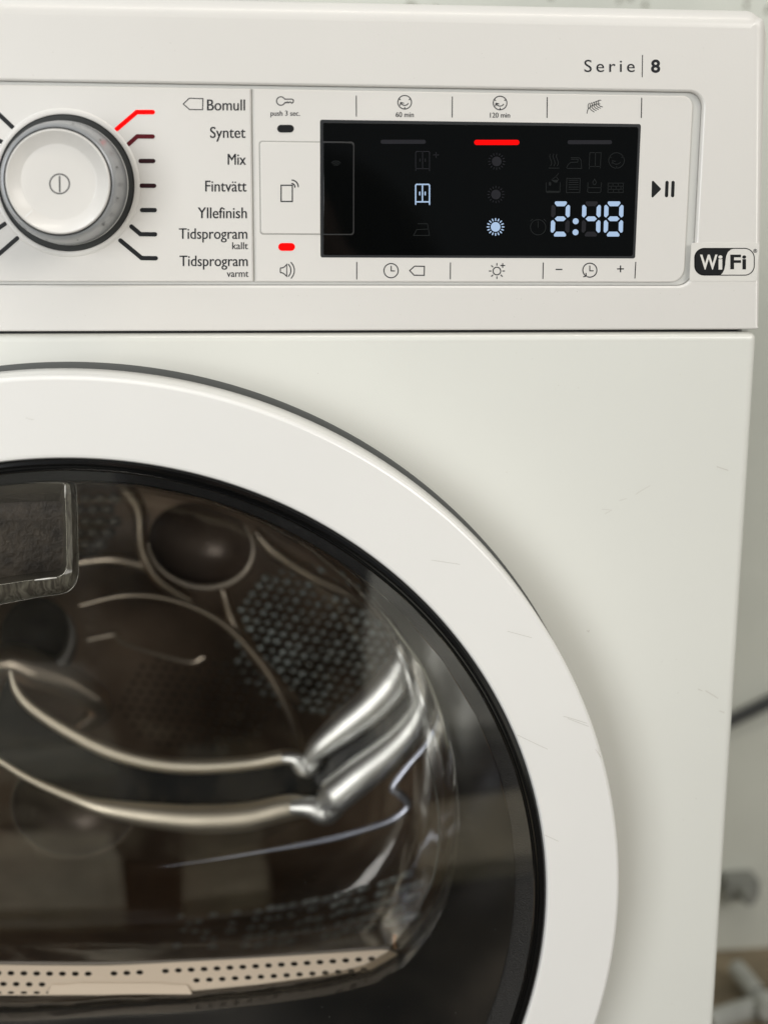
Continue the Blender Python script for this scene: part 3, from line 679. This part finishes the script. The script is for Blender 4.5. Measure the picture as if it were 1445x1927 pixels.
B2 = [(598, 1520), (630, 1497), (680, 1456), (735, 1413), (775, 1370), (797, 1320), (792, 1262), (780, 1225)]
tube('reflection_streak', [BP(x, y, 165) for x, y in B2], [3.5, 11.5, 11.5, 10.5, 9.0, 6.5, 4.0, 1.4], BRIGHT, DR)
tube('reflection_streak', [BP(x, y, 180) for x, y in ((530, 1427), (556, 1428), (577, 1446), (596, 1422))], [2.5, 5, 6.5, 5], BRIGHT, DR)
tube('reflection_streak', [BP(x, y, 167) for x, y in ((545, 1519), (585, 1519), (614, 1526), (640, 1498))], [3.5, 7, 9, 7], BRIGHT, DR)
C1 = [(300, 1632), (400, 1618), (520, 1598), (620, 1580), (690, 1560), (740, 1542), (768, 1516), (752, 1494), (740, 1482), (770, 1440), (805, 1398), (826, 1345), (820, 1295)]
tube('reflection_streak', [BP(x, y, 150) for x, y in C1], [.05, .5, 1.2, 1.8, 2.0, 2.2, 2.2, 2.6, 2.2, 1.8, 1.6, 1.2, .3], mat('bluish_reflection_steel', (.62, .66, .80), .3, metal=.9), DR)
# paddle body between the reflection streaks
def res(pts, n):
    out = []
    for k in range(n):
        t = k/(n-1)*(len(pts)-1); i = min(int(t), len(pts)-2); f_ = t-i
        out.append((pts[i][0]*(1-f_)+pts[i+1][0]*f_, pts[i][1]*(1-f_)+pts[i+1][1]*f_))
    return out
ta = res(A1+A2[1:], 40); tb = res(B1+B2[1:], 40)
loft('paddle_face', [[BP(x, y, 190) for x, y in ta], [BP(x, y, 178) for x, y in tb]], mat('paddle_dark_steel', (.005, .006, .007), .35, spec=.2), DR, wrap=False)
# round reflections, shaped as rimmed dishes in the drum back
def dish(cx, cy, rx, ry, y, m, rimm, rim=1.6, tilt=0, rimarc=None):
    def el(k, yy):
        out = []
        for i in range(48):
            a = 2*math.pi*i/48; ex, ey = rx*k*math.cos(a), ry*k*math.sin(a); t = math.radians(tilt)
            out.append(BP(cx+ex*math.cos(t)-ey*math.sin(t), cy+ex*math.sin(t)+ey*math.cos(t), yy))
        return out
    d = loft('reflection_dish', [el(1.0, y), el(.9, y+6), el(.6, y+16), el(.2, y+20)], m, DR, close=True, ang=60)
    L = el(1.0, y-.5); a0, a1 = rimarc if rimarc else (0, 48)
    idx = [i % 48 for i in range(a0, a1+1, 2)]; n = len(idx)
    tube('reflection_rim', [L[i] for i in idx], [rim*max(.25, math.sin(math.pi*(k+.5)/n)) for k in range(n)] if rimarc else [rim]*n, rimm, d)
    return d
RIMB = mat('brown_reflection_rim', (.20, .16, .13), .4, metal=.4)
dish(378, 1025, 100, 79, 260, BROWN, mat('pale_reflection_rim', (.55, .48, .40), .35, metal=.5), 2.0, 14, (-6, 22))
dish(70, 1195, 68, 72, 300, mat('dark_reflection_steel', (.02, .02, .021), .4, metal=.3), mat('grey_reflection_rim', (.16, .15, .14), .4, metal=.4), 5.0, 0, (-4, 22))
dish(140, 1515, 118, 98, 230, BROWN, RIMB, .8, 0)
HILITE = mat('brown_highlight_steel', (.55, .47, .38), .32, metal=.95)  # arched highlights inside the drum, shaped as brown steel tubes
for pts, y, r in (([(150, 1140), (240, 1120), (330, 1130), (420, 1172), (490, 1245), (535, 1320), (560, 1385), (572, 1425)], 240, [1, 2, 2.2, 2.6, 3, 3, 2.4, 1]),
                  ([(165, 1205), (215, 1195), (232, 1210), (300, 1232), (360, 1246), (384, 1236)], 300, [1, 2.2, 1.4, 1.5, 2, 2.6]),
                  ([(225, 905), (262, 960), (268, 1030), (300, 1090), (360, 1130)], 280, [6, 5, 4, 4, 3]),
                  ([(480, 1000), (520, 1040), (590, 1085), (660, 1120), (720, 1165)], 270, [3, 5, 5, 4, 2]),
                  ([(420, 1110), (445, 1180), (500, 1260), (560, 1320)], 262, [2, 4, 4, 2]),
                  ([(140, 1060), (220, 1052), (300, 1075), (350, 1110)], 290, [3, 5, 5, 3]),
                  ([(-60, 1262), (20, 1245), (70, 1262), (130, 1285), (190, 1330), (150, 1370)], 300, [9, 12, 13, 12, 9, 5])):
    tube('drum_highlight', [BP(a, b, y) for a, b in pts], r, HILITE, DR)
# glints of the bowl's own edges
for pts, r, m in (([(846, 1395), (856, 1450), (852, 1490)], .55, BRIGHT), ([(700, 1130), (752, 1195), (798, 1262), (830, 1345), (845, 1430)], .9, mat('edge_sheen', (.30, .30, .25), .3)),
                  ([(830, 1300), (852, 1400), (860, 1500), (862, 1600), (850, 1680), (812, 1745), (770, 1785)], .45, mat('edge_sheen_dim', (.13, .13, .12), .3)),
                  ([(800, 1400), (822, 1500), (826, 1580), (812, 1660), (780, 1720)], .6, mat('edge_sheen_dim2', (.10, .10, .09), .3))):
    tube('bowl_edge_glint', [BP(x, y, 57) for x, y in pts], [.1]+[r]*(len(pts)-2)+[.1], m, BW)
# reflected perforations at the lower right of the bowl, shaped as steel beads
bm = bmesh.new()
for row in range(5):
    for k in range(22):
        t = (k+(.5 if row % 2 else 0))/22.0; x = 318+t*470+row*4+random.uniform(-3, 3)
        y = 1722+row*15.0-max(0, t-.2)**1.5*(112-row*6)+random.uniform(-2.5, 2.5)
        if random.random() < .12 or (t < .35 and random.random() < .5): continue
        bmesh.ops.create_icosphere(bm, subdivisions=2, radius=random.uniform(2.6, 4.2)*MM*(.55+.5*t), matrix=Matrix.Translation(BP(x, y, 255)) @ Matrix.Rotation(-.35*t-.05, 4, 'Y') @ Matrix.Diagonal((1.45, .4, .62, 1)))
link('dimples_and_reflections', finish(bm, 'dimples', True, 80), mat('bluish_reflected_dimples', (.80, .88, .88), .35, metal=.8), DR, kind='stuff')

# ------- wear: scratches and specks
SCR = mat('scratch_grey', (.60, .58, .52), .7)
def sc_on(lines, wd, y, parent): return flat('scratch_mark', strokes(lines, wd, raw=True), y, SCR, parent, kind='stuff')
sc_on([[(1060, 1348), (1068, 1350), (1104, 1361)], [(1068, 1352), (1107, 1367)], [(973, 1383), (1002, 1397), (1030, 1410)], [(1024, 1571), (1050, 1583)], [(812, 1054), (865, 1062)],
       [(955, 1188), (1000, 1200)], [(50, 786), (60, 790), (64, 789)], [(1120, 1410), (1130, 1425)]], .8, -35.08, DOOR)
sc_on([[(1132, 958), (1150, 960), (1138, 967)], [(1196, 930), (1208, 922), (1222, 914)], [(1165, 942), (1178, 938)]], .9, 0.12, fp)
sc_on([[(1348, 878), (1356, 881), (1369, 885)], [(1313, 1297), (1320, 1300)], [(1327, 1300), (1350, 1314)], [(1353, 1338), (1362, 1341)], [(1104, 1187), (1107, 1189), (1108, 1186)]], 1.5, 0.12, fp)
random.seed(11); sp = []
for k in range(90):
    a_ = random.uniform(-.9, 1.4); r_ = random.uniform(60, 197); x_, z_ = r_*math.cos(a_), ZD+r_*math.sin(a_)
    d_ = Vector((x_-CX, -32.8+CD, z_-CZ)); q_ = d_/d_.dot(_f); px, py = W/2+q_.dot(R2)*F, H/2-q_.dot(U2)*F
    if px < 1440 and py < 1925: sp.append(disc(px, py, random.uniform(.35, .8), 6))
for k in range(16): sp.append(disc(random.gauss(1007, 3), random.gauss(1650, 9), random.uniform(.4, 1.0), 6))
for k in range(8): sp.append(disc(random.gauss(1014, 2), random.gauss(1700, 12), random.uniform(.4, .8), 6))
flat('dust_speck', sp+strokes([[(1002.5, 1793), (1008, 1784), (1013, 1778)]], .8, raw=True), -32.72, mat('pale_dust', (.16, .16, .15), .8), DOOR, kind='stuff')
random.seed(3)
sp = []
for k in range(70):
    x, y = random.uniform(450, 1400), random.uniform(650, 1900)
    a = back(x, y, .1)
    if math.hypot(a[0], a[1]-ZD) < 243 or a[0] > 290: continue
    r = random.uniform(.4, 1.0); sp.append(disc(x, y, r, 6))
flat('dust_speck', sp, 0.12, SCR, fp, kind='stuff')
sp = []
for k in range(60):
    x, y = random.uniform(0, 1400), random.choice((random.uniform(60, 150), random.uniform(545, 615)))
    sp.append(disc(x, y, random.uniform(.4, .9), 6))
flat('dust_speck', sp, -0.08, SCR, fas, kind='stuff')

# ================================================================== clutter beside the machine
def bar(name, pts, r, m, label, cat):
    o = tube(name, pts, [r]*len(pts), m, None, res=12); o['label'] = label; o['category'] = cat; return o
bar('black_cable', [BP(1250, 1400, 690), BP(1330, 1375, 690), BP(1385, 1351, 690), BP(1445, 1322, 688), BP(1560, 1262, 690)], 6.5, mat('black_rubber', (.05, .052, .052), .6), 'black cable running slantwise along the wall behind the dryer', 'cable')
bx = bmesh.new(); c = BP(1388, 1664, 690)
bmesh.ops.create_cube(bx, size=1, matrix=Matrix.Translation(c) @ Matrix.Diagonal((.036, .03, .022, 1)))
bmesh.ops.create_cone(bx, cap_ends=True, segments=20, radius1=.009, radius2=.007, depth=.03, matrix=Matrix.Translation(c+Vector((0, -.02, 0))) @ Matrix.Rotation(math.pi/2, 4, 'X'))
bmesh.ops.bevel(bx, geom=[e for e in bx.edges if e.calc_face_angle(0) > 1.2], offset=.002, segments=2, affect='EDGES')
o = link('wall_socket', finish(bx, 'socket'), mat('dark_socket', (.28, .285, .26), .7)); o['label'] = 'small dark grey fitting low on the wall'; o['category'] = 'fitting'
def gp(px, py, h=0.0):
    d = ray(px, py); t = (-(ZO/MM)+h-CZ)/d.z; return Vector(((CX+t*d.x)*MM, (-CD+t*d.y)*MM, h*MM))
PVC = mat('dirty_white_pipe', (.42, .43, .40), .5, var=.2, vscale=30)
bar('white_pipe', [gp(1385, 1822, 20), gp(1402, 1842, 20), gp(1425, 1872, 20), gp(1445, 1905, 20)], 9, PVC, 'short pale pipe end lying on the brown ground, slanting down right', 'pipe')
bar('white_pipe', [gp(1330, 1925, 12), gp(1380, 1908, 12), gp(1445, 1888, 12), gp(1560, 1850, 12)], 11, PVC, 'long pale pipe lying across the brown ground at the lower right', 'pipe')

# ================================================================== the ground in front of the machine, and unseen things added for the door glass reflection
def mirror(px, py, h=None, yy=None):
    d = ray(px, py); t = (CD-32.6)/d.y
    p = Vector((CX+t*d.x, -32.6, CZ+t*d.z)); d = Vector((d.x, -d.y, d.z))
    t = (-(ZO/MM)+h-p.z)/d.z if yy is None else (yy-p.y)/d.y
    q = p+d*t; return Vector((q.x*MM, q.y*MM, ZO+q.z*MM))
def slab(name, corners, h, m):
    bm = bmesh.new(); vs = [bm.verts.new((c.x, c.y, h)) for c in corners]; f = bm.faces.new(vs)
    r = bmesh.ops.extrude_face_region(bm, geom=[f])
    for v in [g for g in r['geom'] if isinstance(g, bmesh.types.BMVert)]: v.co.z = 0.001
    return link(name, finish(bm, name, False), m)
a, b = mirror(-150, 1450, 30), mirror(975, 1357, 30); e = (b-a).normalized()
o = slab('pavement', [a-e*1.5, b+e*1.5, b+e*1.5+Vector((0, -3, 0)), a-e*1.5+Vector((0, -3, 0))], .03, mat('pale_concrete', (.80, .78, .68), .8, bump=.5, bscale=60, var=.2, vscale=6)); o['kind'] = 'structure'
PW = mat('pale_reflected_board', (.80, .70, .50), .7, bump=.4, bscale=80, var=.25, vscale=14)
def edge(x, lo): return (1715-max(0, x-200)*.135) if lo else (1566-max(0, x-420)*.14)
for x0, x1, lab in ((-140, 238, 'left'), (345, 508, 'middle'), (785, 1075, 'right')):  # unseen boards added to give the khaki bands in the reflection
    o = slab('plank', [mirror(x0, edge(x0, 1), 25), mirror(x1, edge(x1, 1), 25), mirror(x1-18, edge(x1, 0), 25), mirror(x0, edge(x0, 0), 25)], .025, PW)
    o['label'] = lab+' one of three pale board ends on the ground, mirrored low in the door glass'; o['category'] = 'plank'; o['group'] = 'pale boards on the ground'
q0 = mirror(-250, 1100, yy=-1480); q1 = mirror(207, 1100, yy=-1480); zq = mirror(60, 975, yy=-1480).z  # unseen dark box added to block the paving's reflection at left
bm = bmesh.new(); bmesh.ops.create_cube(bm, size=1, matrix=Matrix.Translation(((q0.x+q1.x)/2, -1.60, zq/2)) @ Matrix.Diagonal((q1.x-q0.x, .24, zq, 1)))
bmesh.ops.bevel(bm, geom=list(bm.edges), offset=.01, segments=2, affect='EDGES')
o = link('crate', finish(bm, 'crate', True, 40), mat('black_brown_board', (.05, .04, .032), .6, var=.4, vscale=8)); o['label'] = 'low dark box mirrored left of the brown box in the door glass'; o['category'] = 'crate'
q0 = mirror(-120, 1300, yy=-1340); q1 = mirror(175, 1300, yy=-1340); zq = mirror(60, 1270, yy=-1340).z  # unseen pale block added to give a grey patch in the reflection
bm = bmesh.new(); bmesh.ops.create_cube(bm, size=1, matrix=Matrix.Translation(((q0.x+q1.x)/2, -1.37, zq/2+.015)) @ Matrix.Diagonal((q1.x-q0.x, .06, zq-.03, 1)))
bmesh.ops.bevel(bm, geom=list(bm.edges), offset=.012, segments=3, affect='EDGES')
o = link('reflection_block', finish(bm, 'block', True, 40), mat('pale_block', (.75, .71, .64), .8, var=.2, vscale=12)); o['label'] = 'pale concrete block standing before the low dark box, mirrored at left'; o['category'] = 'block'

p0 = mirror(290, 1200, yy=-1330); p1 = mirror(690, 1200, yy=-1330); zt = mirror(520, 1120, yy=-1330).z  # unseen dark box added to cover the paving reflected beside the person
bm = bmesh.new(); bmesh.ops.create_cube(bm, size=1, matrix=Matrix.Translation(((p0.x+p1.x)/2, -1.42, zt/2)) @ Matrix.Diagonal((p1.x-p0.x, .18, zt, 1)))
bmesh.ops.bevel(bm, geom=list(bm.edges), offset=.008, segments=2, affect='EDGES')
o = link('crate', finish(bm, 'crate', True, 40), mat('dark_brown_board', (.06, .04, .03), .6, var=.4, vscale=8)); o['label'] = 'dark brown box on the ground close behind the crouching person'; o['category'] = 'crate'
# ================================================================== the person taking the photograph, mirrored in display and door glass
CLOTH = mat('dark_jacket_cloth', (.018, .017, .017), .85, bump=.5, bscale=400, var=.3, vscale=12)
SKIN = mat('skin', (.50, .30, .22), .5, var=.08, vscale=30)
HAIR = mat('dark_hair', (.03, .02, .015), .6)
V_, E_, Rd = [], [], []
def jt(p, r, par=None):
    V_.append(Vector(p)); Rd.append(r)
    if par is not None: E_.append((par, len(V_)-1))
    return len(V_)-1
pel = jt((.06, -1.22, .34), .13); sp1 = jt((.06, -1.20, .50), .125, pel); ch = jt((.06, -1.13, .68), .14, sp1); nk0 = jt((.06, -1.11, .80), .075, ch)
nk = jt((.06, -1.08, .87), .052, nk0); hd0 = jt((.06, -1.05, .95), .075, nk); hd1 = jt((.06, -1.055, 1.02), .088, hd0); hd2 = jt((.06, -1.065, 1.08), .07, hd1)
for sx in (-1, 1):
    sh = jt((.06+sx*.17, -1.12, .775), .062, nk0); el = jt((.06+sx*.27, -.98, .60), .047, sh); wr = jt((.07+sx*.085, -.70, .715), .028, el)
    pm = jt((.07+sx*.078, -.655, .742), .028, wr)
    for k in range(4):                              # four fingers curling round the back of the phone, unequal lengths
        l = (.9, 1.0, .95, .75)[k]
        f1 = jt((.07+sx*.072, -.63, .780-.019*k), .0095, pm); f2 = jt((.07+sx*(.070-.020*l), -.612, .784-.019*k), .0085, f1); jt((.07+sx*(.066-.040*l), -.609, .784-.019*k), .007, f2)
    t1 = jt((.07+sx*.060, -.655, .715), .012, pm); jt((.07+sx*.035, -.650, .728), .009, t1)
    hp = jt((.06+sx*.08, -1.20, .30), .10, pel); kn_ = jt((.06+sx*.095, -.90, .40), .068, hp); an = jt((.06+sx*.10, -1.12, .09), .042, kn_); jt((.06+sx*.11, -.97, .045), .036, an)
me = bpy.data.meshes.new('person'); me.from_pydata([tuple(v) for v in V_], E_, [])
po = bpy.data.objects.new('person', me); C.objects.link(po)
md = po.modifiers.new('s', 'SKIN')
for i, d in enumerate(me.skin_vertices[0].data): d.radius = (Rd[i], Rd[i]); d.use_root = (i == 0)
m2 = po.modifiers.new('d', 'SUBSURF'); m2.levels = 2; m2.render_levels = 2
bpy.context.view_layer.update()
nm = bpy.data.meshes.new_from_object(po.evaluated_get(bpy.context.evaluated_depsgraph_get())); po.modifiers.clear(); po.data = nm
nm.materials.clear(); nm.materials.append(CLOTH); nm.materials.append(SKIN)
for p in nm.polygons:
    p.use_smooth = True; c = p.center
    if c.z > .86 or (c.y > -.72 and c.z > .6): p.material_index = 1
po['label'] = 'person crouching in dark clothes holding up a phone, mirrored in the glass'; po['category'] = 'person'
bm = bmesh.new(); bmesh.ops.create_uvsphere(bm, u_segments=28, v_segments=16, radius=.105, matrix=Matrix.Translation((.06, -1.08, 1.045)) @ Matrix.Diagonal((.92, 1.0, 1.05, 1)))
bmesh.ops.delete(bm, geom=[v for v in bm.verts if v.co.z < 1.03 and v.co.y > -1.075 or v.co.z < .96], context='VERTS')
link('hair', finish(bm, 'hair', True, 80), HAIR, po)
for sx in (-1, 1):
    bm = bmesh.new(); bmesh.ops.create_uvsphere(bm, u_segments=12, v_segments=8, radius=.011, matrix=Matrix.Translation((.06+sx*.031, -.973, 1.012)))
    link('eye', finish(bm, 'eye', True, 80), mat('eye', (.08, .06, .05), .2), po)
bm = bmesh.new(); bmesh.ops.create_cone(bm, cap_ends=True, segments=10, radius1=.014, radius2=.006, depth=.035, matrix=Matrix.Translation((.06, -.963, .985)) @ Matrix.Rotation(-.35, 4, 'X'))
link('nose', finish(bm, 'nose', True, 80), SKIN, po); bm = bmesh.new()
bmesh.ops.create_cube(bm, size=1, matrix=Matrix.Translation((.06, -.972, .945)) @ Matrix.Diagonal((.042, .01, .008, 1)))
link('mouth', finish(bm, 'mouth', True, 80), mat('lips', (.35, .15, .12), .5), po)
bm = bmesh.new(); bmesh.ops.create_cube(bm, size=1, matrix=Matrix.Translation((CX*MM-.004, -.625, ZO-.004)) @ Matrix.Rotation(pit, 4, 'X') @ Matrix.Diagonal((.074, .008, .152, 1)))
bmesh.ops.bevel(bm, geom=list(bm.edges), offset=.003, segments=2, affect='EDGES')
o = link('phone', finish(bm, 'phone', True, 50), BLACKL); o['label'] = 'black phone held upright in both hands of the crouching person'; o['category'] = 'phone'
